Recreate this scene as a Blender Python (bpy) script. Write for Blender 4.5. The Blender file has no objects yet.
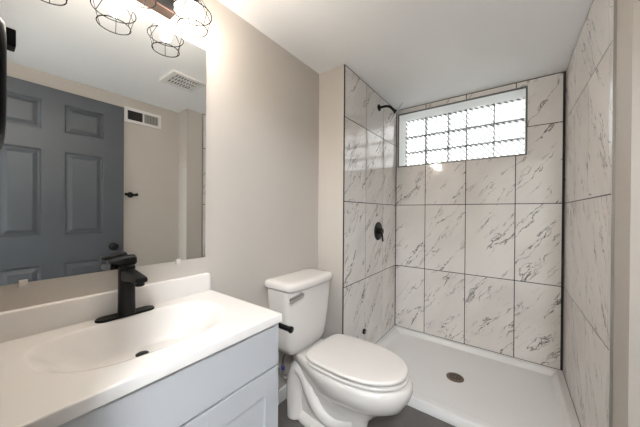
import bpy, bmesh, math, random
from mathutils import Vector, Matrix
random.seed(7)
PI = math.pi
SC = bpy.context.scene
COL = SC.collection

# ------------------------------------------------------------------ camera
CX, CZ = 1.1831, 1.2159
yaw, pitch, roll = math.radians(36.5102), math.radians(-0.2456), math.radians(0.3805)
fwd = Vector((-math.sin(yaw) * math.cos(pitch), math.cos(yaw) * math.cos(pitch), math.sin(pitch)))
rgt = Vector((math.cos(yaw), math.sin(yaw), 0))
upv = rgt.cross(fwd)
R_ = rgt * math.cos(roll) + upv * math.sin(roll)
U_ = -rgt * math.sin(roll) + upv * math.cos(roll)
cam_d = bpy.data.cameras.new('camera')
cam = bpy.data.objects.new('camera', cam_d)
COL.objects.link(cam)
M = Matrix((R_, U_, -fwd)).transposed().to_4x4()
M.translation = (CX, 0, CZ)
cam.matrix_world = M
cam_d.sensor_width = 36
cam_d.lens = 258.4966 / 640 * 36
cam_d.clip_start = 0.01
SC.camera = cam

# ------------------------------------------------------------------ world, exposure
SC.view_settings.view_transform = 'Standard'
SC.view_settings.look = 'None'
SC.view_settings.gamma = 1
SC.view_settings.use_curve_mapping = False
SC.view_settings.exposure = 0.68
W = bpy.data.worlds.new('daylight')
SC.world = W
W.use_nodes = True
wn, wl = W.node_tree.nodes, W.node_tree.links
wn.clear()
wo = wn.new('ShaderNodeOutputWorld'); wb = wn.new('ShaderNodeBackground')
tc = wn.new('ShaderNodeTexCoord'); sp = wn.new('ShaderNodeSeparateXYZ'); rp = wn.new('ShaderNodeValToRGB')
wl.new(tc.outputs['Generated'], sp.inputs[0]); wl.new(sp.outputs['Z'], rp.inputs[0])
rp.color_ramp.elements[0].position = 0.0; rp.color_ramp.elements[0].color = (0.66, 0.67, 0.65, 1)
rp.color_ramp.elements[1].position = 0.25; rp.color_ramp.elements[1].color = (0.98, 0.99, 1.0, 1)
wl.new(rp.outputs[0], wb.inputs['Color']); wb.inputs['Strength'].default_value = 5.4
wl.new(wb.outputs[0], wo.inputs[0])
BULB_STRENGTH = 180.0
HALL_POWER = 165.0

# ------------------------------------------------------------------ helpers
def obj(name, bm, mats, parent=None, smooth=False, bevel=0.0, seg=2, angle=40):
    me = bpy.data.meshes.new(name)
    bmesh.ops.recalc_face_normals(bm, faces=bm.faces)
    bm.to_mesh(me); bm.free()
    o = bpy.data.objects.new(name, me)
    for m in (mats if isinstance(mats, (list, tuple)) else [mats]):
        me.materials.append(m)
    COL.objects.link(o)
    if parent is not None: o.parent = parent
    if bevel:
        b = o.modifiers.new('bevel', 'BEVEL'); b.width = bevel; b.segments = seg; b.limit_method = 'ANGLE'
        b.angle_limit = math.radians(30); b.harden_normals = True
        smooth = True
    if smooth:
        for p in me.polygons: p.use_smooth = True
        if not bevel: 
            e = o.modifiers.new('split', 'EDGE_SPLIT'); e.split_angle = math.radians(angle)
    return o

def thing(name, label, cat, loc=(0, 0, 0), group=None):
    o = bpy.data.objects.new(name, None); COL.objects.link(o)
    o.location = loc; o['label'] = label; o['category'] = cat
    if group: o['group'] = group
    o.empty_display_size = 0.05
    return o

def sub(parent, o):
    """parent o (built in world coordinates) to parent, keeping its place"""
    o.parent = parent
    o.matrix_parent_inverse = Matrix.Translation(-Vector(world_loc(parent)))
    return o

def world_loc(o):
    v = Vector(o.location); p = o.parent
    while p is not None:
        v = v + Vector(p.location); p = p.parent
    return v

def part(parent, name, bm, mats, **k):
    # vertices come in world coordinates; shift them to the parent's base
    if parent is not None:
        bmesh.ops.translate(bm, verts=bm.verts, vec=-world_loc(parent))
    return obj(name, bm, mats, parent, **k)

def struct(name, bm, mats, **k):
    o = obj(name, bm, mats, **k); o['kind'] = 'structure'; return o

def box(bm, x0, x1, y0, y1, z0, z1, mi=0):
    v = [bm.verts.new((x, y, z)) for x in (x0, x1) for y in (y0, y1) for z in (z0, z1)]
    fs = []
    for q in ((0, 1, 3, 2), (4, 6, 7, 5), (0, 4, 5, 1), (2, 3, 7, 6), (0, 2, 6, 4), (1, 5, 7, 3)):
        f = bm.faces.new([v[i] for i in q]); f.material_index = mi; fs.append(f)
    return fs

def bx(*a):
    bm = bmesh.new(); box(bm, *a); return bm

def loft(bm, rings, cap0=True, cap1=True, mi=0):
    vs = [[bm.verts.new(p) for p in r] for r in rings]
    n = len(vs[0])
    for a, b in zip(vs, vs[1:]):
        for i in range(n):
            f = bm.faces.new((a[i], a[(i + 1) % n], b[(i + 1) % n], b[i])); f.material_index = mi
    if cap0: bm.faces.new(vs[0][::-1]).material_index = mi
    if cap1: bm.faces.new(vs[-1]).material_index = mi
    return vs

def tube(bm, pts, r, n=10, closed=False, cap=True, mi=0):
    pts = [Vector(p) for p in pts]; m = len(pts)
    rr = r if isinstance(r, (list, tuple)) else [r] * m
    tans = []
    for i in range(m):
        a = pts[(i - 1) % m] if (closed or i > 0) else pts[i]
        b = pts[(i + 1) % m] if (closed or i < m - 1) else pts[i]
        tans.append((b - a).normalized())
    t0 = tans[0]
    nrm = t0.cross(Vector((0, 0, 1)))
    if nrm.length < 1e-3: nrm = t0.cross(Vector((1, 0, 0)))
    nrm.normalize()
    rings = []
    for i in range(m):
        t = tans[i]
        nrm = (nrm - t * nrm.dot(t)).normalized()
        bi = t.cross(nrm)
        rings.append([pts[i] + (nrm * math.cos(2 * PI * k / n) + bi * math.sin(2 * PI * k / n)) * rr[i] for k in range(n)])
    if closed:
        vs = [[bm.verts.new(p) for p in q] for q in rings]
        for i in range(m):
            a, b = vs[i], vs[(i + 1) % m]
            for k in range(n):
                bm.faces.new((a[k], a[(k + 1) % n], b[(k + 1) % n], b[k])).material_index = mi
    else:
        loft(bm, rings, cap, cap, mi)

def lathe(bm, c, axis, prof, n=28, mi=0):
    """prof: (radius, distance along axis)"""
    c = Vector(c); a = Vector(axis).normalized()
    u = a.cross(Vector((0, 0, 1)))
    if u.length < 1e-3: u = Vector((1, 0, 0))
    u.normalize(); v = a.cross(u)
    rings = [[c + a * d + (u * math.cos(2 * PI * k / n) + v * math.sin(2 * PI * k / n)) * max(r, 1e-4) for k in range(n)] for r, d in prof]
    loft(bm, rings, True, True, mi)

def arc(c, r, a0, a1, n, plane):
    out = []
    for i in range(n + 1):
        a = a0 + (a1 - a0) * i / n
        p = Vector(c) + Vector(plane[0]) * r * math.cos(a) + Vector(plane[1]) * r * math.sin(a)
        out.append(p)
    return out

def sgnpow(v, e): return math.copysign(abs(v) ** e, v)

def rrect(x0, x1, y0, y1, z, e=5.0, n=64, bow=0.0):
    """super-ellipse ring in plan, its +x side bowed out"""
    cx, cy, hx, hy = (x0 + x1) / 2, (y0 + y1) / 2, (x1 - x0) / 2, (y1 - y0) / 2
    out = []
    for i in range(n):
        t = 2 * PI * i / n
        x = hx * sgnpow(math.cos(t), 2 / e); y = hy * sgnpow(math.sin(t), 2 / e)
        if x > 0: x += bow * (1 - (y / hy) ** 2) * (x / hx)
        out.append(Vector((cx + x, cy + y, z)))
    return out

# ------------------------------------------------------------------ materials
def lin(c):
    c = [v / 255 for v in c]
    return tuple(v / 12.92 if v <= .04045 else ((v + .055) / 1.055) ** 2.4 for v in c) + (1,)

def mat(name, rgb, rough=0.5, metal=0.0, spec=0.5, noise=0.0, nscale=8.0, bump=0.0, bscale=200.0, coat=0.0):
    m = bpy.data.materials.new(name); m.use_nodes = True
    N, L = m.node_tree.nodes, m.node_tree.links
    b = N['Principled BSDF']
    b.inputs['Base Color'].default_value = lin(rgb)
    b.inputs['Roughness'].default_value = rough; b.inputs['Metallic'].default_value = metal
    b.inputs['Specular IOR Level'].default_value = spec
    b.inputs['Coat Weight'].default_value = coat
    t = N.new('ShaderNodeTexCoord')
    if noise:
        n = N.new('ShaderNodeTexNoise'); n.inputs['Scale'].default_value = nscale; n.inputs['Detail'].default_value = 4
        r = N.new('ShaderNodeMapRange'); r.inputs['To Min'].default_value = 1 - noise; r.inputs['To Max'].default_value = 1 + noise
        h = N.new('ShaderNodeMixRGB'); h.blend_type = 'MULTIPLY'; h.inputs[0].default_value = 1
        h.inputs[1].default_value = lin(rgb)
        L.new(t.outputs['Object'], n.inputs['Vector']); L.new(n.outputs[0], r.inputs[0]); L.new(r.outputs[0], h.inputs[2]); L.new(h.outputs[0], b.inputs['Base Color'])
    if bump:
        n = N.new('ShaderNodeTexNoise'); n.inputs['Scale'].default_value = bscale; n.inputs['Detail'].default_value = 3
        u = N.new('ShaderNodeBump'); u.inputs['Strength'].default_value = bump; u.inputs['Distance'].default_value = 0.002
        L.new(t.outputs['Object'], n.inputs['Vector']); L.new(n.outputs[0], u.inputs['Height']); L.new(u.outputs[0], b.inputs['Normal'])
    return m

def math_node(N, L, op, a, b=None, c=None):
    n = N.new('ShaderNodeMath'); n.operation = op
    for i, v in enumerate((a, b, c)):
        if v is None: continue
        if isinstance(v, (int, float)): n.inputs[i].default_value = v
        else: L.new(v, n.inputs[i])
    return n.outputs[0]

def marble():
    m = bpy.data.materials.new('marble_look_tile'); m.use_nodes = True
    N, L = m.node_tree.nodes, m.node_tree.links
    b = N['Principled BSDF']; b.inputs['Roughness'].default_value = 0.09; b.inputs['Specular IOR Level'].default_value = 0.55
    uv = N.new('ShaderNodeUVMap'); uv.uv_map = 'tile'
    # warp
    wz = N.new('ShaderNodeTexNoise'); wz.inputs['Scale'].default_value = 9; wz.inputs['Detail'].default_value = 3
    L.new(uv.outputs[0], wz.inputs['Vector'])
    sub_ = N.new('ShaderNodeVectorMath'); sub_.operation = 'SUBTRACT'; L.new(wz.outputs['Color'], sub_.inputs[0]); sub_.inputs[1].default_value = (.5, .5, .5)
    sc = N.new('ShaderNodeVectorMath'); sc.operation = 'SCALE'; L.new(sub_.outputs[0], sc.inputs[0]); sc.inputs['Scale'].default_value = 0.07
    ad = N.new('ShaderNodeVectorMath'); ad.operation = 'ADD'; L.new(uv.outputs[0], ad.inputs[0]); L.new(sc.outputs[0], ad.inputs[1])
    def ridge(rot, scale, nscale, width, seed):
        mp = N.new('ShaderNodeMapping'); L.new(ad.outputs[0], mp.inputs[0])
        mp.vector_type = 'TEXTURE'
        mp.inputs['Rotation'].default_value = (0, 0, math.radians(rot)); mp.inputs['Scale'].default_value = scale
        mp.inputs['Location'].default_value = (seed, seed * .7, 0)
        n = N.new('ShaderNodeTexNoise'); n.inputs['Scale'].default_value = nscale; n.inputs['Detail'].default_value = 5; n.inputs['Roughness'].default_value = .58
        L.new(mp.outputs[0], n.inputs['Vector'])
        d = math_node(N, L, 'ABSOLUTE', math_node(N, L, 'SUBTRACT', n.outputs[0], .5))
        r = N.new('ShaderNodeMapRange'); r.interpolation_type = 'SMOOTHSTEP'
        L.new(d, r.inputs[0]); r.inputs['From Min'].default_value = 0; r.inputs['From Max'].default_value = width
        r.inputs['To Min'].default_value = 1; r.inputs['To Max'].default_value = 0
        return r.outputs[0]
    def mask(rot, scale, nscale, lo, hi, seed):
        mp = N.new('ShaderNodeMapping'); L.new(uv.outputs[0], mp.inputs[0]); mp.vector_type = 'TEXTURE'
        mp.inputs['Rotation'].default_value = (0, 0, math.radians(rot)); mp.inputs['Scale'].default_value = scale
        mp.inputs['Location'].default_value = (seed, seed * 1.3, 0)
        n = N.new('ShaderNodeTexNoise'); n.inputs['Scale'].default_value = nscale; n.inputs['Detail'].default_value = 4
        L.new(mp.outputs[0], n.inputs['Vector'])
        r = N.new('ShaderNodeMapRange'); r.interpolation_type = 'SMOOTHSTEP'; L.new(n.outputs[0], r.inputs[0])
        r.inputs['From Min'].default_value = lo; r.inputs['From Max'].default_value = hi
        return r.outputs[0]
    v1 = math_node(N, L, 'MULTIPLY', ridge(52, (5.5, .9, 1), 6.5, .013, 3.1), mask(52, (3.2, .8, 1), 5.5, .47, .57, 9.0))
    v2 = math_node(N, L, 'MULTIPLY', ridge(56, (6.5, .8, 1), 10.0, .020, 7.7), mask(50, (3.0, .7, 1), 8, .53, .63, 1.0))
    v2 = math_node(N, L, 'MULTIPLY', v2, .75)
    v = math_node(N, L, 'MAXIMUM', v1, v2)
    cloud = mask(50, (2, 1, 1), 4, .35, .75, 5.0)
    base = N.new('ShaderNodeMixRGB'); base.inputs[1].default_value = lin((233, 228, 223)); base.inputs[2].default_value = lin((222, 216, 211)); L.new(cloud, base.inputs[0])
    mx = N.new('ShaderNodeMixRGB'); L.new(math_node(N, L, 'MULTIPLY', v, .85), mx.inputs[0]); L.new(base.outputs[0], mx.inputs[1]); mx.inputs[2].default_value = lin((70, 62, 58))
    L.new(mx.outputs[0], b.inputs['Base Color'])
    return m

def glass_block_mat():
    m = bpy.data.materials.new('ribbed_glass'); m.use_nodes = True
    N, L = m.node_tree.nodes, m.node_tree.links
    b = N['Principled BSDF']
    b.inputs['Transmission Weight'].default_value = 1; b.inputs['Roughness'].default_value = .18; b.inputs['IOR'].default_value = 1.25
    t = N.new('ShaderNodeTexCoord'); mp = N.new('ShaderNodeMapping'); L.new(t.outputs['Object'], mp.inputs[0])
    mp.inputs['Rotation'].default_value = (0, math.radians(42), 0)
    w = N.new('ShaderNodeTexWave'); w.inputs['Scale'].default_value = 9.5; w.bands_direction = 'X'; w.inputs['Distortion'].default_value = 0.6
    L.new(mp.outputs[0], w.inputs['Vector'])
    r = N.new('ShaderNodeMixRGB'); r.inputs[1].default_value = (.12, .125, .125, 1); r.inputs[2].default_value = (.97, .97, .97, 1); L.new(w.outputs['Fac'], r.inputs[0])
    L.new(r.outputs[0], b.inputs['Base Color'])
    tr = N.new('ShaderNodeBsdfTranslucent'); L.new(r.outputs[0], tr.inputs['Color'])
    ms = N.new('ShaderNodeMixShader'); ms.inputs[0].default_value = .55
    L.new(b.outputs[0], ms.inputs[1]); L.new(tr.outputs[0], ms.inputs[2]); L.new(ms.outputs[0], N['Material Output'].inputs['Surface'])
    u = N.new('ShaderNodeBump'); u.inputs['Strength'].default_value = .6; u.inputs['Distance'].default_value = .004
    L.new(w.outputs['Fac'], u.inputs['Height']); L.new(u.outputs[0], b.inputs['Normal'])
    return m

def emit(name, rgb, s):
    m = bpy.data.materials.new(name); m.use_nodes = True
    N, L = m.node_tree.nodes, m.node_tree.links
    N.clear(); o = N.new('ShaderNodeOutputMaterial'); e = N.new('ShaderNodeEmission')
    e.inputs[0].default_value = rgb + (1,); e.inputs[1].default_value = s; L.new(e.outputs[0], o.inputs[0])
    return m

PAINT = mat('greige_wall_paint', (198, 191, 183), .62, bump=.12, bscale=260, noise=.012, nscale=3)
CEIL = mat('white_ceiling_paint', (246, 246, 246), .8, bump=.1, bscale=180)
TRIM = mat('white_trim_paint', (226, 225, 222), .35)
TILE = marble()
GROUT = mat('dark_grout', (40, 35, 32), .8, noise=.1, nscale=60)
EDGE = mat('brushed_tile_edge', (168, 166, 162), .35, metal=.7)
WINFRAME = mat('grey_window_edge', (104, 104, 100), .4, metal=.4)
MORTAR = mat('grey_mortar', (104, 108, 106), .8)
REVEAL = mat('white_window_reveal', (232, 234, 232), .5)
GLASSB = glass_block_mat()
FLOORM = mat('charcoal_floor_tile', (98, 94, 90), .5, noise=.22, nscale=14, bump=.1, bscale=90)
HALLFLOOR = mat('pale_hall_tile', (214, 212, 208), .5, noise=.03, nscale=10)  # pale so the unseen hall floor bounces light to the bathroom ceiling
ACRYL = mat('white_acrylic', (232, 230, 228), .22, noise=.008, nscale=5)
MARBLEW = mat('white_cultured_marble', (228, 224, 220), .2, noise=.008, nscale=5)
CERAM = mat('white_vitreous_china', (224, 219, 214), .08, noise=.006, nscale=4, coat=.3)
SEATM = mat('white_seat_plastic', (222, 217, 212), .18, noise=.006, nscale=4)
CAB = mat('pale_grey_cabinet_paint', (186, 187, 190), .38, noise=.01, nscale=6)
CABIN = mat('cabinet_shadow_gap', (120, 121, 124), .6)
BLACK = mat('matte_black_metal', (8, 8, 9), .38, metal=.0, spec=.25, noise=.05, nscale=40)
BLACKW = mat('black_wire', (9, 8, 8), .8, spec=.15, metal=0, noise=.05, nscale=40)
LITBROWN = mat('brown_lit_metal', (58, 38, 28), .5, spec=.3, noise=.1, nscale=30)  # brown stands in for lamp light on black metal
SOCK = mat('dark_grey_socket', (72, 70, 68), .45, metal=.3, noise=.05, nscale=30)
CHROME = mat('polished_chrome', (225, 225, 226), .22, metal=1, noise=.02, nscale=30)
STEEL = mat('brushed_grey_steel', (150, 151, 154), .3, metal=.9, noise=.03, nscale=30)
DRAINM = mat('pewter_drain', (122, 110, 98), .32, metal=.9, noise=.1, nscale=50)
DARKHOLE = mat('dark_recess', (26, 24, 23), .8, noise=.1, nscale=30)
DOORM = mat('slate_blue_door_paint', (80, 84, 90), .42, noise=.02, nscale=10)
VENTM = mat('white_vent_enamel', (232, 231, 228), .4, noise=.01, nscale=10)
VENTG = mat('grey_vent_louvre', (176, 174, 170), .5, noise=.02, nscale=10)
MIRROR = mat('silvered_glass', (236, 238, 238), .0, metal=1, noise=.002, nscale=3)
CLEARP = mat('clear_plastic_clip', (208, 202, 195), .25, noise=.02, nscale=40)
HOSE = mat('braided_steel_hose', (150, 150, 160), .35, metal=.8, noise=.2, nscale=220)
BLUEP = mat('blue_plastic_nut', (62, 70, 150), .4, noise=.05, nscale=40)
BULB = emit('lit_bulb_glass', (1.0, 0.91, 0.80), BULB_STRENGTH)
HALLM = emit('added_hall_glow', (0.90, 0.95, 1.0), 6.0)  # glow of the unseen light added in the hall

# ------------------------------------------------------------------ the room
XS, XR, YR, YB, ZC = .228, 1.4956, 1.576, 2.597, 2.267
Z1, Z2, Z3, Z4 = .061, .68, 1.295, 1.898
XW, YJ, YT = 1.69, 1.314, 1.476          # room's right wall, right return, where tile starts on the right
YO = 2.88
HX0, HX1, HY = .3, 2.5, -1.7             # unseen hall behind the doorway, kept pale to bounce light in
DX0, DX1, DZ = .80, 1.655, 2.10            # doorway

struct('floor', bx(-.12, 2.7, -.06, 3.0, -.1, 0), FLOORM)
struct('floor_hall', bx(-.12, 2.7, -1.9, -.06, -.1, 0), HALLFLOOR)
struct('ceiling', bx(-.12, 2.7, -1.9, 3.0, ZC, ZC + .1), CEIL)
struct('wall_left', bx(-.12, 0, -.12, YR, 0, ZC), PAINT)
struct('wall_right', bx(XW, XW + .1, -.12, YJ, 0, ZC), PAINT)
bm = bmesh.new()
box(bm, -.12, DX0, -.12, 0, 0, ZC); box(bm, DX0, DX1, -.12, 0, DZ, ZC); box(bm, DX1, XW + .1, -.12, 0, 0, ZC)
struct('wall_front', bm, PAINT)
bm = bmesh.new()
box(bm, HX0 - .1, HX0, HY, -.12, 0, ZC); box(bm, HX1, HX1 + .1, HY, -.12, 0, ZC); box(bm, HX0 - .1, HX1 + .1, HY - .1, HY, 0, ZC)
box(bm, XW + .1, HX1 + .1, -.12, -.02, 0, ZC)
struct('wall_hall', bm, TRIM)
bm = bmesh.new()
for (a, b_) in ((DX0 - .07, DX0), (DX1, DX1 + .034)):
    box(bm, a, b_, -.135, -.12, 0, DZ + .07)
box(bm, DX0, DX1, -.135, -.12, DZ, DZ + .07)
struct('trim_1', bm, TRIM)

def tiled(bm, origin, du, nrm, us, vs, hole=None, gap=.006, th=.008, seed=0, uvl=None, edge_gap=None):
    """tiles in one mesh, rect cells us x vs; u runs along du, v is z; cut round a hole (u0,u1,v0,v1)"""
    uvl = bm.loops.layers.uv.get('tile') or bm.loops.layers.uv.new('tile')
    rnd = random.Random(seed)
    O, D, Nn = Vector(origin), Vector(du), Vector(nrm)
    for i in range(len(us) - 1):
        for j in range(len(vs) - 1):
            a, b_, c, d = us[i] + gap / 2, us[i + 1] - gap / 2, vs[j] + gap / 2, vs[j + 1] - gap / 2
            off = Vector((rnd.uniform(0, 40), rnd.uniform(0, 40)))
            if rnd.random() < .4: off = Vector((seed * 3.7 + 2 * j, 5.0 * j))
            cells = [(a, b_, c, d)]
            if hole:
                h0, h1, h2, h3 = hole
                ux = sorted({a, b_, min(max(h0, a), b_), min(max(h1, a), b_)})
                vx = sorted({c, d, min(max(h2, c), d), min(max(h3, c), d)})
                cells = []
                for p in range(len(ux) - 1):
                    for q in range(len(vx) - 1):
                        mu, mv = (ux[p] + ux[p + 1]) / 2, (vx[q] + vx[q + 1]) / 2
                        if not (h0 < mu < h1 and h2 < mv < h3): cells.append((ux[p], ux[p + 1], vx[q], vx[q + 1]))
            for (a1, b1, c1, d1) in cells:
                if b1 - a1 < .004 or d1 - c1 < .004: continue
                vv = []
                for k in (0, 1):
                    for (u, v) in ((a1, c1), (b1, c1), (b1, d1), (a1, d1)):
                        vv.append((bm.verts.new(O + D * u + Vector((0, 0, v)) + Nn * (th * (k - 1))), (u, v)))
                for q in ((4, 5, 6, 7), (0, 1, 5, 4), (1, 2, 6, 5), (2, 3, 7, 6), (3, 0, 4, 7)):
                    f = bm.faces.new([vv[t][0] for t in q]); f.material_index = 1
                    for lp, t in zip(f.loops, q): lp[uvl].uv = Vector(vv[t][1]) + off

TH = .008
# left shower wall with the painted return
bm = bmesh.new(); bm.loops.layers.uv.new('tile')
box(bm, -.12, XS - TH, YR, YO, 0, ZC, 0)
box(bm, XS - TH, XS - .0015, YR + .004, YB, 0, ZC, 2)
box(bm, XS - TH, XS + .0005, YR, YR + .004, 0, ZC, 3)
tiled(bm, (XS, 0, 0), (0, 1, 0), (1, 0, 0), [YR + .004, 1.917, 2.268, YB - .002], [Z1, Z2, Z3, Z4, ZC - .004], seed=1)
struct('wall_shower_left', bm, [PAINT, TILE, GROUT, GROUT])
# right shower wall
bm = bmesh.new(); bm.loops.layers.uv.new('tile')
box(bm, XR + TH, XW + .1, YJ, YO, 0, ZC, 0)
box(bm, XR + .0015, XR + TH, YT + .008, YB, 0, ZC, 2)
box(bm, XR - .001, XR + TH, YT, YT + .008, 0, ZC, 3)
tiled(bm, (XR, 0, 0), (0, 1, 0), (-1, 0, 0), [YT + .008, 1.53, 1.88, 2.238, YB - .010], [Z1, Z2, Z3, Z4, ZC - .004], seed=2)
struct('wall_shower_right', bm, [PAINT, TILE, GROUT, EDGE])
# back wall round the window
WX0, WX1, WZ0, WZ1 = .256, 1.267, 1.690, 2.207
bm = bmesh.new(); bm.loops.layers.uv.new('tile')
x0, x1 = XS - TH, XR + TH
for (a, b_, c, d) in ((x0, x1, 0, WZ0), (x0, x1, WZ1, ZC), (x0, WX0, WZ0, WZ1), (WX1, x1, WZ0, WZ1)):
    box(bm, a, b_, YB + TH, YO, c, d, 0)
    box(bm, a, b_, YB + .0015, YB + TH, c, d, 2)
tiled(bm, (0, YB, 0), (1, 0, 0), (0, -1, 0), [XS + .003, .516, .857, 1.207, XR - .010], [Z1, Z2, Z3, Z4, ZC - .004], hole=(WX0 - .012, WX1 + .012, WZ0 - .012, WZ1 + .012), seed=3)
struct('wall_back', bm, [REVEAL, TILE, GROUT])

# glass block window
win = bpy.data.objects.new('window_1', None); COL.objects.link(win); win.location = (WX0, YB, WZ0); win['kind'] = 'structure'
bm = bmesh.new()
for (a, b_, c, d) in ((WX0 - .012, WX1 + .012, WZ0 - .012, WZ0), (WX0 - .012, WX1 + .012, WZ1, WZ1 + .012), (WX0 - .012, WX0, WZ0, WZ1), (WX1, WX1 + .012, WZ0, WZ1)):
    box(bm, a, b_, YB - .003, YB + .008, c, d)
part(win, 'edge_trim', bm, WINFRAME)
gx = [WX0, .463, .675, .835, 1.052, WX1]; gz = [WZ0, 1.862, 2.027, WZ1]
G = .0042
bm = bmesh.new()
for x in gx[1:-1]: box(bm, x - G, x + G, 2.797, 2.872, WZ0, WZ1)
for z in gz[1:-1]: box(bm, WX0, WX1, 2.798, 2.871, z - G, z + G)
part(win, 'mortar', bm, MORTAR)
for i in range(5):
    for j in range(3):
        bm = bx(gx[i] + (G if i else 0), gx[i + 1] - (G if i < 4 else 0), 2.80, 2.874, gz[j] + (G if j else 0), gz[j + 1] - (G if j < 2 else 0))
        part(win, 'glass_block', bm, GLASSB, bevel=.006, seg=3)

# baseboards
struct('baseboard_left', bx(0, .014, .70, YR, 0, .085), TRIM, bevel=.004)
struct('baseboard_return', bx(.014, XS, YR - .014, YR, 0, .085), TRIM, bevel=.004)
struct('baseboard_right', bx(XW - .014, XW, 0.03, YJ, 0, .085), TRIM, bevel=.004)
struct('baseboard_corner', bx(XR + TH, XW - .014, YJ - .014, YJ, 0, .085), TRIM, bevel=.004)

# ------------------------------------------------------------------ shower pan
pan = thing('shower_pan', 'wide white acrylic shower base with a low front curb below the marble-look tiles', 'shower base', (.86, 2.1, 0))
PF = 1.645
bm = bmesh.new()
px0, px1, py0, py1 = XS + .001, XR - .002, PF, YB - .002
def prof(d):  # height by distance from the rim's inner line
    if d <= 0: return Z1
    if d < .035: return Z1 - (Z1 - .026) * (0.5 - 0.5 * math.cos(PI * d / .035))
    return max(.016, .026 - .012 * min(1, (d - .035) / .35))
def panh(x, y):
    return prof(min(x - px0 - .035, px1 - x - .035, y - py0 - .06, py1 - y - .03))
def ax(a, b_, lo, hi):
    q = [a, a + .004]; t = a + .008
    pts = set([a, b_, a + .003, b_ - .003])
    for k in range(26): pts.add(a + .02 + k * (lo - .02 + .05) / 25); pts.add(b_ - .02 - k * (hi - .02 + .05) / 25)
    for k in range(1, 14): pts.add(a + lo + .05 + (b_ - a - lo - hi - .1) * k / 14)
    return sorted(pts)
xsn, ysn = ax(px0, px1, .035, .035), ax(py0, py1, .06, .03)
grid = [[bm.verts.new((x, y, panh(x, y) - (.003 if (y == py0) else 0))) for y in ysn] for x in xsn]
for i in range(len(xsn) - 1):
    for j in range(len(ysn) - 1):
        bm.faces.new((grid[i][j], grid[i + 1][j], grid[i + 1][j + 1], grid[i][j + 1]))
nx, ny = len(xsn), len(ysn)
rim = [grid[i][0] for i in range(nx)] + [grid[nx - 1][j] for j in range(1, ny)] + [grid[i][ny - 1] for i in range(nx - 2, -1, -1)] + [grid[0][j] for j in range(ny - 2, 0, -1)]
low = [bm.verts.new((v.co.x, v.co.y, 0)) for v in rim]
for i in range(len(rim)):
    k = (i + 1) % len(rim); bm.faces.new((rim[i], low[i], low[k], rim[k]))
bm.faces.new(low)
part(pan, 'base', bm, ACRYL, smooth=True, angle=50)
dr = bmesh.new()
dz = .0165
lathe(dr, (.862, 2.105, dz), (0, 0, 1), [(.058, 0), (.058, .003), (.054, .005), (.048, .0055), (.0, .0058)], 40)
d_ = part(pan, 'drain_cover', dr, DRAINM, smooth=True)
ho = bmesh.new()
for r, n in ((.016, 6), (.032, 12)):
    for k in range(n):
        a = 2 * PI * k / n
        lathe(ho, (.862 + r * math.cos(a), 2.105 + r * math.sin(a), dz + .0045), (0, 0, 1), [(.0052, 0), (.0052, .0018)], 10)
bmesh.ops.translate(ho, verts=ho.verts, vec=-world_loc(d_))
obj('drain_holes', ho, DARKHOLE, d_)

# ------------------------------------------------------------------ vanity
van = thing('vanity_cabinet', 'pale grey shaker vanity cabinet under the white sink top', 'cabinet', (.24, .34, 0))
VX, VY0, VY1, VZ = .466, .004, .6885, .808
bm = bmesh.new()
box(bm, .004, VX, VY0, VY0 + .018, 0, VZ); box(bm, .004, VX, VY1 - .018, VY1, 0, VZ)
box(bm, .004, VX - .06, VY0 + .018, VY1 - .018, 0, .08)
box(bm, .004, VX - .02, VY0 + .018, VY1 - .018, .08, .10)
box(bm, .004, .02, VY0 + .018, VY1 - .018, .1, VZ)
box(bm, VX - .02, VX, VY0 + .018, VY1 - .018, .62, .66); box(bm, VX - .02, VX, VY0 + .018, VY1 - .018, .78, VZ)
box(bm, VX - .02, VX, VY0 + .018, VY1 - .018, .10, .13)
box(bm, VX - .02, VX, .33, .35, .13, .62)
part(van, 'carcass', bm, CAB, bevel=.0015)
part(van, 'false_drawer_front', bx(VX, VX + .019, VY0 + .001, VY1 - .001, .648, .802), CAB, bevel=.002)
def shaker(y0, y1, z0, z1, st, rl):
    bm = bmesh.new()
    box(bm, VX, VX + .019, y0, y0 + st, z0, z1); box(bm, VX, VX + .019, y1 - st, y1, z0, z1)
    box(bm, VX, VX + .019, y0 + st, y1 - st, z0, z0 + rl); box(bm, VX, VX + .019, y0 + st, y1 - st, z1 - rl, z1)
    o = part(van, 'door', bm, CAB, bevel=.0012)
    p = bx(VX + .002, VX + .010, y0 + st - .002, y1 - st + .002, z0 + rl - .002, z1 - rl + .002)
    bmesh.ops.translate(p, verts=p.verts, vec=-world_loc(o))
    obj('door_panel', p, CAB, o)
shaker(VY0 + .001, .3395, .105, .641, .062, .080)
shaker(.3425, VY1 - .001, .105, .641, .062, .080)

top = thing('vanity_sink', 'white vanity top with a moulded oval basin and backsplash', 'sink', (.24, .34, VZ))
TZ, TX, TY0, TY1 = .838, .494, .003, .690
bm = bmesh.new()
BX, BY, BD = .192, .342, .102
def basin(x, y):
    dx = (x - BX) / (.222 if x > BX else .112); dy = (y - BY) / .258
    a, b_ = abs(dx) ** 2.7, abs(dy) ** 2.7
    q = (a + b_) ** (1 / 2.7)
    if q >= 1: return 0
    w = b_ / max(a + b_, 1e-6)
    front = (1 - w) if x > BX else 0
    k = 1.0 * front + .55 * (1 - front)                 # share of the radius the slope takes
    t = min(1, (1 - q) / k)
    s = .55 * t * t * (3 - 2 * t) + .45 * (1 - (1 - t) ** 1.7)
    return -BD * s
NX, NY = 110, 140
gx_ = [TX * i / NX for i in range(NX + 1)]; gy_ = [TY0 + (TY1 - TY0) * j / NY for j in range(NY + 1)]
def tz(i, j):
    x, y = gx_[i], gy_[j]
    return TZ + basin(x, y)
g = [[bm.verts.new((gx_[i], gy_[j], tz(i, j))) for j in range(NY + 1)] for i in range(NX + 1)]
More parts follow.
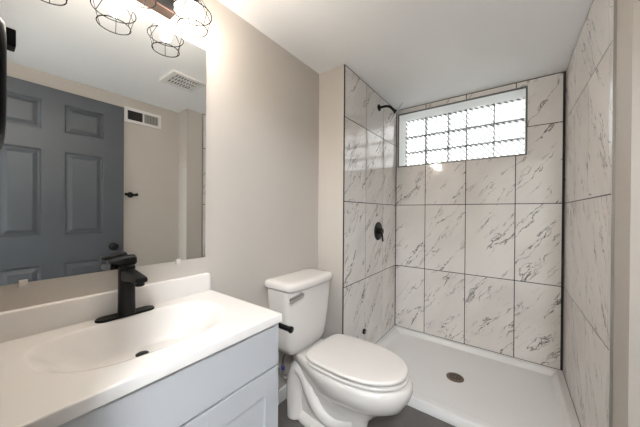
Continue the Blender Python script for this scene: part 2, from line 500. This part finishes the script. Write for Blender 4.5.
for i in range(NX):
    for j in range(NY): bm.faces.new((g[i][j], g[i + 1][j], g[i + 1][j + 1], g[i][j + 1]))
rim = [g[i][0] for i in range(NX + 1)] + [g[NX][j] for j in range(1, NY + 1)] + [g[i][NY] for i in range(NX - 1, -1, -1)] + [g[0][j] for j in range(NY - 1, 0, -1)]
# small rounded edge, then the face down, then the underside with a closed bowl below
c0 = Vector((TX / 2, (TY0 + TY1) / 2, 0))
def ring_at(dout, z):
    out = []
    for v in rim:
        x, y = v.co.x, v.co.y
        out.append(bm.verts.new((x + (dout if x >= TX - 1e-6 else 0), y + (dout if y >= TY1 - 1e-6 else 0), z)))
    return out
rings = [rim, ring_at(.0018, TZ - .0012), ring_at(.003, TZ - .004), ring_at(.003, TZ - .030)]
for a, b_ in zip(rings, rings[1:]):
    for i in range(len(a)):
        k = (i + 1) % len(a); bm.faces.new((a[i], b_[i], b_[k], a[k]))
part(top, 'counter', bm, MARBLEW, smooth=True, angle=60)
bm = bmesh.new()
sec = [(0, TZ - .001), (.020, TZ - .001), (.020, .916), (.0185, .9205), (.015, .922), (0, .922)]
def bs_ring(y, cut): return [Vector((x, y, TZ - .001 + (z - TZ + .001) * (1 - cut))) for x, z in sec]
loft(bm, [bs_ring(TY0, 0), bs_ring(TY1 - .012, 0), bs_ring(TY1 - .004, .03), bs_ring(TY1 - .001, .09), bs_ring(TY1, .18)])
part(top, 'backsplash', bm, MARBLEW, smooth=True, angle=50)
bm = bmesh.new()
bz = TZ - BD
lathe(bm, (.192, .342, bz + .0012), (0, 0, 1), [(.019, 0), (.019, .0015), (.017, .003), (.010, .0028), (.0, .0045)], 32)
part(top, 'sink_drain', bm, BLACK, smooth=True)

# ------------------------------------------------------------------ faucet
fa = thing('faucet', 'matte black single-lever faucet standing on the white sink top', 'faucet', (.056, .339, TZ))
bm = bmesh.new()
def stadium(cx, cy, hx, hy, z, n=48):
    out = []
    for i in range(n):
        t = 2 * PI * i / n
        y = (hy - hx) * (1 if math.sin(t) > 0 else -1) + hx * math.sin(t)
        out.append(Vector((cx + hx * math.cos(t), cy + y, z)))
    return out
loft(bm, [stadium(.056, .339, .027, .090, TZ + .0005), stadium(.056, .339, .027, .090, TZ + .004), stadium(.056, .339, .0245, .0875, TZ + .007)])
part(fa, 'deck_plate', bm, BLACK, smooth=True)
bm = bmesh.new()
loft(bm, [rrect(.056 - r, .056 + r, .339 - r, .339 + r, z, 2.6, 40) for r, z in ((.026, TZ + .006), (.025, TZ + .05), (.0245, TZ + .12), (.025, TZ + .165), (.024, TZ + .178))])
part(fa, 'column', bm, BLACK, smooth=True)
bm = bmesh.new()
secs = []
for x, w, z0, z1 in ((.058, .022, .960, 1.008), (.10, .0215, .968, 1.006), (.15, .020, .974, 1.000), (.185, .019, .974, .996), (.196, .0175, .977, .993)):
    secs.append([Vector((x, .339 + w * sgnpow(math.cos(2 * PI * k / 24), .5), (z0 + z1) / 2 + (z1 - z0) / 2 * sgnpow(math.sin(2 * PI * k / 24), .5))) for k in range(24)])
loft(bm, secs)
lathe(bm, (.178, .339, .978), (0, 0, -1), [(.014, 0), (.014, .012), (.012, .014), (.0, .014)], 20)
part(fa, 'spout', bm, BLACK, smooth=True)
bm = bmesh.new()
secs = []
dirv = Vector((-.10, -1, 0)).normalized(); sid = Vector((-dirv.y, dirv.x, 0))
for s, w, z0, z1 in ((-.027, .020, 1.024, 1.050), (-.022, .025, 1.0195, 1.056), (.0, .026, 1.0185, 1.056), (.02, .025, 1.022, 1.052), (.045, .020, 1.030, 1.046), (.056, .0175, 1.034, 1.043)):
    c = Vector((.056, .339, (z0 + z1) / 2)) + dirv * s
    secs.append([c + sid * w * sgnpow(math.cos(2 * PI * k / 28), .6) + Vector((0, 0, 1)) * (z1 - z0) / 2 * sgnpow(math.sin(2 * PI * k / 28), .6) for k in range(28)])
loft(bm, secs)
part(fa, 'lever_handle', bm, BLACK, smooth=True)

# ------------------------------------------------------------------ mirror
mi = thing('wall_mirror', 'large frameless mirror mounted on the wall above the vanity', 'mirror', (0, .2, .99))
MY0, MY1, MZ0, MZ1 = .004, .668, .999, 1.984
part(mi, 'glass', bx(.0005, .006, MY0, MY1, MZ0, MZ1), [MIRROR])
for y in (.094, .543):
    bm = bmesh.new()
    box(bm, .0005, .011, y - .009, y + .009, MZ0 - .016, MZ0 - .0005); box(bm, .0065, .011, y - .009, y + .009, MZ0 - .0005, MZ0 + .008)
    lathe(bm, (.011, y, MZ0 - .008), (1, 0, 0), [(.004, 0), (.004, .001), (.002, .002)], 12)
    part(mi, 'mirror_clip', bm, CLEARP, bevel=.001)

# ------------------------------------------------------------------ vanity light
li = thing('vanity_light', 'three-lamp black vanity light with open wire cage shades above the mirror', 'wall light', (0, .345, 2.08))
bm = bmesh.new()
box(bm, .0005, .046, .172, .504, 2.044, 2.125)
part(li, 'back_plate', bm, BLACK, bevel=.002)
part(li, 'lit_underside', bx(.002, .052, .168, .508, 2.036, 2.0438), LITBROWN, bevel=.0015)  # underside of the black bar, the bulbs' light put into its colour
LX, LZ = .128, 1.973
for cy in (.150, .345, .540):
    yy = min(max(cy, .19), .49)
    bm = bmesh.new()
    pts = [Vector((.046, yy, 2.108)), Vector((.075, (yy + cy) / 2, 2.128)), Vector((.100, cy, 2.134)), Vector((.120, cy, 2.129)), Vector((LX, cy, 2.112))]
    tube(bm, pts, .0075, 12)
    part(li, 'arm', bm, BLACK, smooth=True)
    bm = bmesh.new()
    lathe(bm, (LX, cy, 2.116), (0, 0, -1), [(.012, 0), (.020, .003), (.024, .010), (.023, .050), (.0, .050)], 24)
    part(li, 'socket', bm, SOCK, smooth=True)
    bm = bmesh.new()
    lathe(bm, (LX, cy, 2.0655), (0, 0, -1), [(.011, 0), (.012, .006), (.017, .014), (.0215, .026), (.022, .036), (.019, .048), (.011, .056), (.0, .058)], 24)
    part(li, 'bulb', bm, BULB, smooth=True, angle=80)
    bm = bmesh.new()
    def ring(r, z, wire, n=48): tube(bm, [Vector((LX + r * math.cos(2 * PI * k / n), cy + r * math.sin(2 * PI * k / n), z)) for k in range(n)], wire, 8, closed=True)
    ring(.055, LZ - .006, .002); ring(.072, LZ + .055, .002); ring(.026, 2.100, .002)
    for k in range(6):
        a = 2 * PI * k / 6 + .35
        c, s = math.cos(a), math.sin(a)
        tube(bm, [Vector((LX + r * c, cy + r * s, z)) for r, z in ((.055, LZ - .006), (.072, LZ + .055), (.026, 2.100))], .0014, 6)
    part(li, 'cage_shade', bm, BLACKW, smooth=True)

# ------------------------------------------------------------------ towel ring on the front wall
tr = thing('towel_ring', 'black rounded towel ring on a square post beside the mirror edge', 'towel ring', (.60, 0, 1.47))
part(tr, 'post', bx(.588, .612, .0005, .0385, 1.450, 1.474), BLACK, bevel=.0015)
part(tr, 'wall_plate', bx(.576, .624, .0002, .006, 1.443, 1.491), LITBROWN, bevel=.0015)  # lamp light on the post side, put into the plate's brown colour
bm = bmesh.new()
pts = []
for k in range(64):
    t = 2 * PI * k / 64
    pts.append(Vector((.60 + .075 * sgnpow(math.cos(t), .62), .0205, 1.386 + .080 * sgnpow(math.sin(t), .62))))
tube(bm, pts, .0062, 12, closed=True)
part(tr, 'ring', bm, BLACK, smooth=True)

# ------------------------------------------------------------------ toilet
TYC = 1.238
to = thing('toilet', 'white two-piece toilet with closed lid standing between vanity and shower', 'toilet', (.4, TYC, 0))
def egg(xb, xf, hw, z, xm, wb=1.0, nb=3.0, n=72, nf=2.15):
    out = []
    for i in range(n):
        t = 2 * PI * i / n; c, s = math.cos(t), math.sin(t)
        if c >= 0:
            x = xm + (xf - xm) * sgnpow(c, 2 / nf); y = hw * sgnpow(s, 2 / nf)
        else:
            x = xm + (xm - xb) * sgnpow(c, 2 / nb); y = hw * sgnpow(s, 2 / nb)
            f = (xm - x) / (xm - xb); y *= 1 + (wb - 1) * (f * f * (3 - 2 * f))
        out.append(Vector((x, TYC + y, z)))
    return out
bm = bmesh.new()
levels = [  # xb, xf, hw, z, xm, wb
    (.110, .600, .118, .0005, .36, .92), (.108, .604, .120, .012, .36, .92), (.112, .598, .112, .030, .36, .9), (.125, .585, .088, .05, .36, .9),
    (.120, .580, .090, .09, .36, .95), (.115, .60, .090, .14, .36, .98), (.110, .650, .095, .19, .40, .9), (.105, .720, .122, .235, .44, .62), (.090, .778, .166, .28, .47, .55),
    (.072, .802, .184, .325, .49, .56), (.060, .812, .190, .355, .49, .60), (.050, .812, .191, .375, .49, .60), (.045, .806, .188, .388, .49, .60), (.050, .796, .180, .396, .49, .60)]
loft(bm, [egg(*l) for l in levels])
# trapway bulge on both sides
for s in (-1, 1):
    pts = [Vector(p) for p in ((.52, TYC + s * .030, .12), (.42, TYC + s * .060, .085), (.335, TYC + s * .070, .115), (.275, TYC + s * .072, .19), (.230, TYC + s * .066, .270), (.175, TYC + s * .062, .290), (.145, TYC + s * .064, .21), (.143, TYC + s * .066, .11), (.150, TYC + s * .068, .004))]
    fine = []
    for i in range(len(pts) - 1):
        p0 = pts[max(i - 1, 0)]; p1 = pts[i]; p2 = pts[i + 1]; p3 = pts[min(i + 2, len(pts) - 1)]
        for k in range(6):
            t = k / 6
            fine.append(.5 * (2 * p1 + (p2 - p0) * t + (2 * p0 - 5 * p1 + 4 * p2 - p3) * t * t + (3 * p1 - p0 - 3 * p2 + p3) * t ** 3))
    fine.append(pts[-1])
    tube(bm, fine, [.040 + .016 * min(1, i / (len(fine) * .6)) for i in range(len(fine))], 20)
part(to, 'bowl', bm, CERAM, smooth=True, angle=50)
bm = bmesh.new()
for s in (-1, 1):
    pass
lathe(bm, (.30, TYC - .108, .0105), (0, 0, 1), [(.016, 0), (.016, .010), (.012, .018), (.0, .020)], 20)
part(to, 'bolt_cap', bm, SEATM, smooth=True)
bm = bmesh.new()
lathe(bm, (.30, TYC + .108, .0105), (0, 0, 1), [(.016, 0), (.016, .010), (.012, .018), (.0, .020)], 20)
part(to, 'bolt_cap', bm, SEATM, smooth=True)
def slab(name, xb, xf, hw, xm, z0, z1, rnd, dome, wb=.86):
    bm = bmesh.new(); rs = []
    for k in range(5):
        a = PI / 2 * k / 4; d = rnd * (1 - math.sin(a)); rs.append(egg(xb + d, xf - d, hw - d, z0 + rnd * (1 - math.cos(a)), xm, wb, 6.0))
    for k in range(5):
        a = PI / 2 * k / 4; d = rnd * (1 - math.cos(a)); rs.append(egg(xb + d, xf - d, hw - d, z1 - rnd + rnd * math.sin(a), xm, wb, 6.0))
    for q in (.85, .6, .3, .05):
        rs.append([Vector((xm + (p.x - xm) * q, TYC + (p.y - TYC) * q, z1 + dome * (1 - q * q))) for p in rs[9]])
    loft(bm, rs)
    return part(to, name, bm, SEATM, smooth=True, angle=60)
slab('seat', .280, .792, .185, .51, .4005, .4170, .006, 0, .97)
slab('seat_lid', .272, .788, .184, .51, .4235, .4445, .009, .004, .97)
for s in (-1, 1):
    bm = bmesh.new()
    lathe(bm, (.262, TYC + s * .075 - .022,   .418), (0, 1, 0), [(.010, 0), (.013, .002), (.013, .042), (.010, .044)], 18)
    box(bm, .252, .274, TYC + s * .075 - .018, TYC + s * .075 + .018, .3955, .417)
    part(to, 'hinge', bm, SEATM, smooth=True)
bm = bmesh.new()
tk = [(.075, .190, .140, .3965), (.055, .205, .165, .406), (.045, .213, .176, .44), (.038, .219, .186, .50), (.032, .226, .198, .60), (.027, .232, .208, .70), (.024, .236, .213, .775)]
loft(bm, [rrect(a - .007, b_ - .007, TYC - .004 - h, TYC - .004 + h, z, 6.0, 80, bow=.012) for a, b_, h, z in tk])
part(to, 'tank', bm, CERAM, smooth=True, angle=60)
bm = bmesh.new(); rs = []
for d, z in ((.012, .7755), (.004, .777), (0, .781), (0, .795), (.002, .804), (.007, .811), (.015, .815), (.05, .8165), (.09, .817)):
    rs.append(rrect(.005 + d, .238 - d, TYC - .224 + d, TYC + .217 - d, z + (.006 if z > .78 else 0), 7.5, 80, bow=.018))
loft(bm, rs)
part(to, 'tank_lid', bm, CERAM, smooth=True, angle=60)
bm = bmesh.new()
lathe(bm, (.2335, 1.098, .757), (1, 0, 0), [(.012, 0), (.012, .006), (.008, .008), (.008, .018), (.0, .018)], 20)
secs = []
for y, z, w, t in ((1.110, .757, .008, .004), (1.098, .757, .0125, .0055), (1.065, .754, .0115, .005), (1.025, .751, .0115, .0045), (1.002, .750, .011, .0045), (.997, .750, .007, .002)):
    secs.append([Vector((.2515 + t * sgnpow(math.cos(2 * PI * k / 16), .6) , y, z + w * sgnpow(math.sin(2 * PI * k / 16), .6))) for k in range(16)])
loft(bm, secs)
o = part(to, 'flush_lever', bm, CHROME, smooth=True); o['label'] = 'chrome flush lever'

# supply valve and hose
va = thing('water_shutoff_valve', 'chrome shutoff valve with braided hose on the wall below the toilet tank', 'valve', (0, 1.15, .2))
bm = bmesh.new()
lathe(bm, (.0005, 1.15, .205), (1, 0, 0), [(.026, 0), (.026, .002), (.018, .008), (.009, .010), (.008, .040), (.012, .042), (.012, .066), (.0, .068)], 24)
lathe(bm, (.054, 1.15, .205), (0, 0, 1), [(.009, 0), (.009, .026), (.011, .028), (.011, .038)], 16)
part(va, 'valve_body', bm, CHROME, smooth=True)
bm = bmesh.new()
secs = [[Vector((x, 1.15 + r * 1.5 * math.cos(2 * PI * k / 20), .205 + r * math.sin(2 * PI * k / 20))) for k in range(20)] for x, r in ((.068, .007), (.070, .012), (.080, .012), (.083, .010))]
loft(bm, secs); part(va, 'valve_handle', bm, CHROME, smooth=True)
bm = bmesh.new()
lathe(bm, (.054, 1.15, .243), (0, 0, 1), [(.010, 0), (.012, .002), (.012, .018), (.008, .020)], 8)
part(va, 'hose_nut', bm, BLUEP, smooth=True)
bm = bmesh.new()
tube(bm, [Vector(p) for p in ((.054, 1.15, .263), (.054, 1.149, .29), (.060, 1.146, .32), (.080, 1.143, .35), (.098, 1.141, .38), (.105, 1.14, .394))], .006, 12)
part(va, 'braided_hose', bm, HOSE, smooth=True)

# toilet paper holder on the vanity side
tp = thing('toilet_paper_holder', 'empty black toilet paper holder on the vanity side next to the toilet tank', 'paper holder', (.38, .678, .745))
bm = bmesh.new()
lathe(bm, (.36, .6890, .747), (0, 1, 0), [(.022, 0), (.022, .006), (.019, .008), (.0, .008)], 28)
part(tp, 'wall_plate', bm, BLACK, smooth=True)
bm = bmesh.new()
tube(bm, [Vector((.36, .695, .747)), Vector((.36, .745, .747))] + arc((.375, .745, .747), .015, PI, PI / 2, 6, ((1, 0, 0), (0, 1, 0))) + [Vector((.400, .760, .747))], .0085, 14)
tube(bm, [Vector((.40, .760, .747)), Vector((.482, .760, .747))], .0105, 14)
lathe(bm, (.474, .760, .747), (1, 0, 0), [(.0105, 0), (.013, .002), (.013, .010), (.0105, .012)], 18)
part(tp, 'bar', bm, BLACK, smooth=True)

# ------------------------------------------------------------------ shower fittings
sh = thing('showerhead', 'thin square rain shower head on a bent black arm', 'shower head', (XS, 2.16, 2.150))
bm = bmesh.new()
lathe(bm, (XS + .0005, 2.16, 2.150), (1, 0, 0), [(.030, 0), (.030, .004), (.022, .012), (.012, .016), (.0, .016)], 28)
part(sh, 'flange', bm, BLACK, smooth=True)
bm = bmesh.new()
tube(bm, [Vector(p) for p in ((.240, 2.16, 2.150), (.275, 2.16, 2.150), (.300, 2.16, 2.148), (.322, 2.16, 2.140), (.342, 2.16, 2.124), (.358, 2.16, 2.105), (.368, 2.16, 2.092))], .0105, 14)
part(sh, 'arm', bm, BLACK, smooth=True)
vdir = (Vector((.376, 2.16, 2.085)) - Vector((CX, 0, CZ))).normalized()
edge_dir = R_ * 15 + U_ * 22
ah = vdir.cross(edge_dir).normalized()
if ah.z > 0: ah = -ah
hc = Vector((.368, 2.16, 2.092)) + ah * .012
bm = bmesh.new()
lathe(bm, hc - ah * .014, ah, [(.012, 0), (.016, .004), (.016, .014), (.024, .022)], 20)
part(sh, 'swivel', bm, BLACK, smooth=True)
bm = bmesh.new()
uu = (vdir - ah * vdir.dot(ah)).normalized(); vv = ah.cross(uu)
rs = []
for d, r in ((.008, .092), (.0095, .095), (.0135, .095), (.015, .092)):
    rs.append([hc + ah * d + uu * r * sgnpow(math.cos(2 * PI * k / 56), .3) + vv * r * sgnpow(math.sin(2 * PI * k / 56), .3) for k in range(56)])
loft(bm, rs); part(sh, 'spray_plate', bm, STEEL, smooth=True, angle=30)

sv = thing('shower_valve', 'round black shower valve trim with a lever on the tiled side wall', 'shower valve', (XS, 2.162, 1.053))
bm = bmesh.new()
lathe(bm, (XS + .0005, 2.162, 1.053), (1, 0, 0), [(.082, 0), (.082, .004), (.078, .008), (.0, .0085)], 48)
part(sv, 'round_plate', bm, BLACK, smooth=True)
bm = bmesh.new()
lathe(bm, (XS + .009, 2.162, 1.053), (1, 0, 0), [(.028, 0), (.027, .030), (.024, .036), (.0, .037)], 32)
tube(bm, [Vector((XS + .034, 2.162, 1.05)), Vector((XS + .040, 2.165, 1.01)), Vector((XS + .044, 2.168, .962))], [.009, .008, .007], 12)
part(sv, 'lever', bm, BLACK, smooth=True)

sc_ = thing('round_wall_fitting', 'small round black cap low on the tiled side wall of the shower', 'cap', (XS, 1.90, .25))
bm = bmesh.new()
lathe(bm, (XS + .0005, 1.895, .255), (1, 0, 0), [(.021, 0), (.021, .010), (.018, .014), (.012, .015), (.011, .012), (.0, .012)], 28)
part(sc_, 'cap_body', bm, BLACK, smooth=True)
bm = bmesh.new()
lathe(bm, (XS + .0128, 1.895, .255), (1, 0, 0), [(.0085, 0), (.0085, .002), (.006, .003)], 18)
part(sc_, 'centre_highlight', bm, CHROME, smooth=True)  # pale disc stands in for the highlight on the black cap

# ------------------------------------------------------------------ door leaf, open against the right wall
door = bpy.data.objects.new('door_1', None); COL.objects.link(door); door.location = (1.66, .02, 0); door['kind'] = 'structure'
DXF, DXB, DY0, DY1, DT = 1.645, 1.680, .020, .822, 2.15
bm = bmesh.new()
cols = [(.136 - .03, .312), (.438, .676)]
rows = [(.26, .805), (1.03, 1.675), (1.826, 2.045)]
ys = [DY0] + [v for c in cols for v in c] + [DY1]; zs = [.012] + [v for r in rows for v in r] + [DT]
for i in range(len(ys) - 1):
    for j in range(len(zs) - 1):
        y0, y1, z0, z1 = ys[i], ys[i + 1], zs[j], zs[j + 1]
        if i % 2 == 1 and j % 2 == 1:
            def rct(d, x): return [Vector((x, y0 + d, z0 + d)), Vector((x, y1 - d, z0 + d)), Vector((x, y1 - d, z1 - d)), Vector((x, y0 + d, z1 - d))]
            loft(bm, [rct(0, DXF), rct(.009, DXF + .0135), rct(.019, DXF + .0135), rct(.044, DXF + .002)], False, True)
        else:
            bm.faces.new([bm.verts.new(p) for p in ((DXF, y0, z0), (DXF, y1, z0), (DXF, y1, z1), (DXF, y0, z1))])
bmesh.ops.remove_doubles(bm, verts=bm.verts, dist=1e-5)
box(bm, DXF + .014, DXB, DY0, DY1, .012, DT)
for (a, b_, c, d) in ((DY0, DY1, .012, .0125), (DY0, DY1, DT - .0005, DT), (DY0, DY0 + .0005, .012, DT), (DY1 - .0005, DY1, .012, DT)):
    box(bm, DXF, DXF + .016, a, b_, c, d)
part(door, 'door_leaf', bm, DOORM)
bm = bmesh.new()
lathe(bm, (DXF - .0005, .745, .905), (-1, 0, 0), [(.032, 0), (.032, .004), (.026, .008), (.012, .010), (.011, .030), (.020, .036), (.027, .046), (.028, .056), (.022, .064), (.0, .066)], 32)
part(door, 'door_knob', bm, BLACK, smooth=True)
for z in (.25, 1.08, 1.92):
    bm = bmesh.new(); lathe(bm, (DXF + .005, .012, z), (0, 0, 1), [(.007, 0), (.007, .09)], 12)
    part(door, 'hinge', bm, BLACK, smooth=True)

# robe hook
hk = thing('robe_hook', 'small black double robe hook on the wall beside the open door', 'hook', (XW, .885, 1.37))
bm = bmesh.new()
lathe(bm, (XW - .0005, .885, 1.368), (-1, 0, 0), [(.026, 0), (.026, .006), (.022, .012), (.0, .012)], 24)
part(hk, 'wall_plate', bm, BLACK, smooth=True)
for s in (-1, 1):
    bm = bmesh.new()
    tube(bm, [Vector((XW - .008, .885 + s * .004, 1.368)), Vector((XW - .026, .885 + s * .014, 1.366)), Vector((XW - .038, .885 + s * .032, 1.368)), Vector((XW - .044, .885 + s * .050, 1.372))], [.010, .011, .012, .013], 12)
    part(hk, 'hook_arm', bm, BLACK, smooth=True)

# wall vent high on the right wall
wv = thing('wall_vent', 'white two-section wall register above the open door edge', 'vent', (XW, .985, 2.107))
y0, y1, z0, z1 = .834, 1.142, 2.040, 2.178
bm = bmesh.new()
fr = .026
for (a, b_, c, d) in ((y0, y1, z0, z0 + fr), (y0, y1, z1 - fr, z1), (y0, y0 + fr, z0 + fr, z1 - fr), (y1 - fr, y1, z0 + fr, z1 - fr), ((y0 + y1) / 2 - .006, (y0 + y1) / 2 + .006, z0 + fr, z1 - fr)):
    box(bm, XW - .012, XW - .0005, a, b_, c, d)
part(wv, 'frame', bm, VENTM)
part(wv, 'dark_backing', bx(XW - .003, XW - .0008, y0 + fr, y1 - fr, z0 + fr, z1 - fr), DARKHOLE)
bm = bmesh.new(); n = 9
ym = (y0 + y1) / 2
for k in range(n):
    y = y0 + fr + (k + .5) * (ym - .006 - y0 - fr) / n
    box(bm, XW - .010, XW - .0032, y - .0012, y + .0012, z0 + fr, z1 - fr)
for k in range(3):
    z = z0 + fr + (k + 1) * (z1 - z0 - 2 * fr) / 4
    box(bm, XW - .0085, XW - .0035, y0 + fr, ym - .006, z - .001, z + .001)
part(wv, 'louvres', bm, SOCK)
bm = bmesh.new()
for k in range(n):
    y = ym + .006 + (k + .5) * (y1 - fr - ym - .006) / n
    box(bm, XW - .010, XW - .0032, y - .0042, y + .0042, z0 + fr, z1 - fr)
o = part(wv, 'louvres', bm, VENTG); o['label'] = 'pale grey louvres'

# ceiling exhaust vent
cv = thing('ceiling_vent', 'white square exhaust fan grille on the ceiling', 'vent', (.965, 1.02, ZC))
x0, x1, y0, y1 = .842, 1.085, .890, 1.145
bm = bmesh.new()
fr = .030
for (a, b_, c, d) in ((x0, x1, y0, y0 + fr), (x0, x1, y1 - fr, y1), (x0, x0 + fr, y0 + fr, y1 - fr), (x1 - fr, x1, y0 + fr, y1 - fr)):
    box(bm, a, b_, c, d, ZC - .016, ZC - .0005)
part(cv, 'frame', bm, VENTM)
part(cv, 'dark_backing', bx(x0 + fr, x1 - fr, y0 + fr, y1 - fr, ZC - .004, ZC - .0008), DARKHOLE)
bm = bmesh.new()
for k in range(9):
    y = y0 + fr + (k + .5) * (y1 - y0 - 2 * fr) / 9
    box(bm, x0 + fr, x1 - fr, y - .0036, y + .0036, ZC - .013, ZC - .0045)
for k in range(2):
    x = x0 + fr + (k + 1) * (x1 - x0 - 2 * fr) / 3
    box(bm, x - .002, x + .002, y0 + fr, y1 - fr, ZC - .0125, ZC - .005)
part(cv, 'louvres', bm, VENTM)

# unseen light added in the hall to brighten the room through the doorway
hl = thing('added_hall_light', 'unseen round light added in the hall to brighten the bathroom', 'added light', (1.74, -.58, ZC))
bm = bmesh.new()
lathe(bm, (1.74, -.58, ZC - .0005), (0, 0, -1), [(.19, 0), (.19, .02), (.175, .024)], 40)
part(hl, 'rim', bm, VENTM, smooth=True)
bm = bmesh.new()
lathe(bm, (1.74, -.58, ZC - .025), (0, 0, -1), [(.17, 0), (.165, .02), (.13, .045), (.07, .06), (.0, .064)], 40)
part(hl, 'added_diffuser', bm, HALLM, smooth=True)
HALLM.node_tree.nodes['Emission'].inputs[1].default_value = HALL_POWER
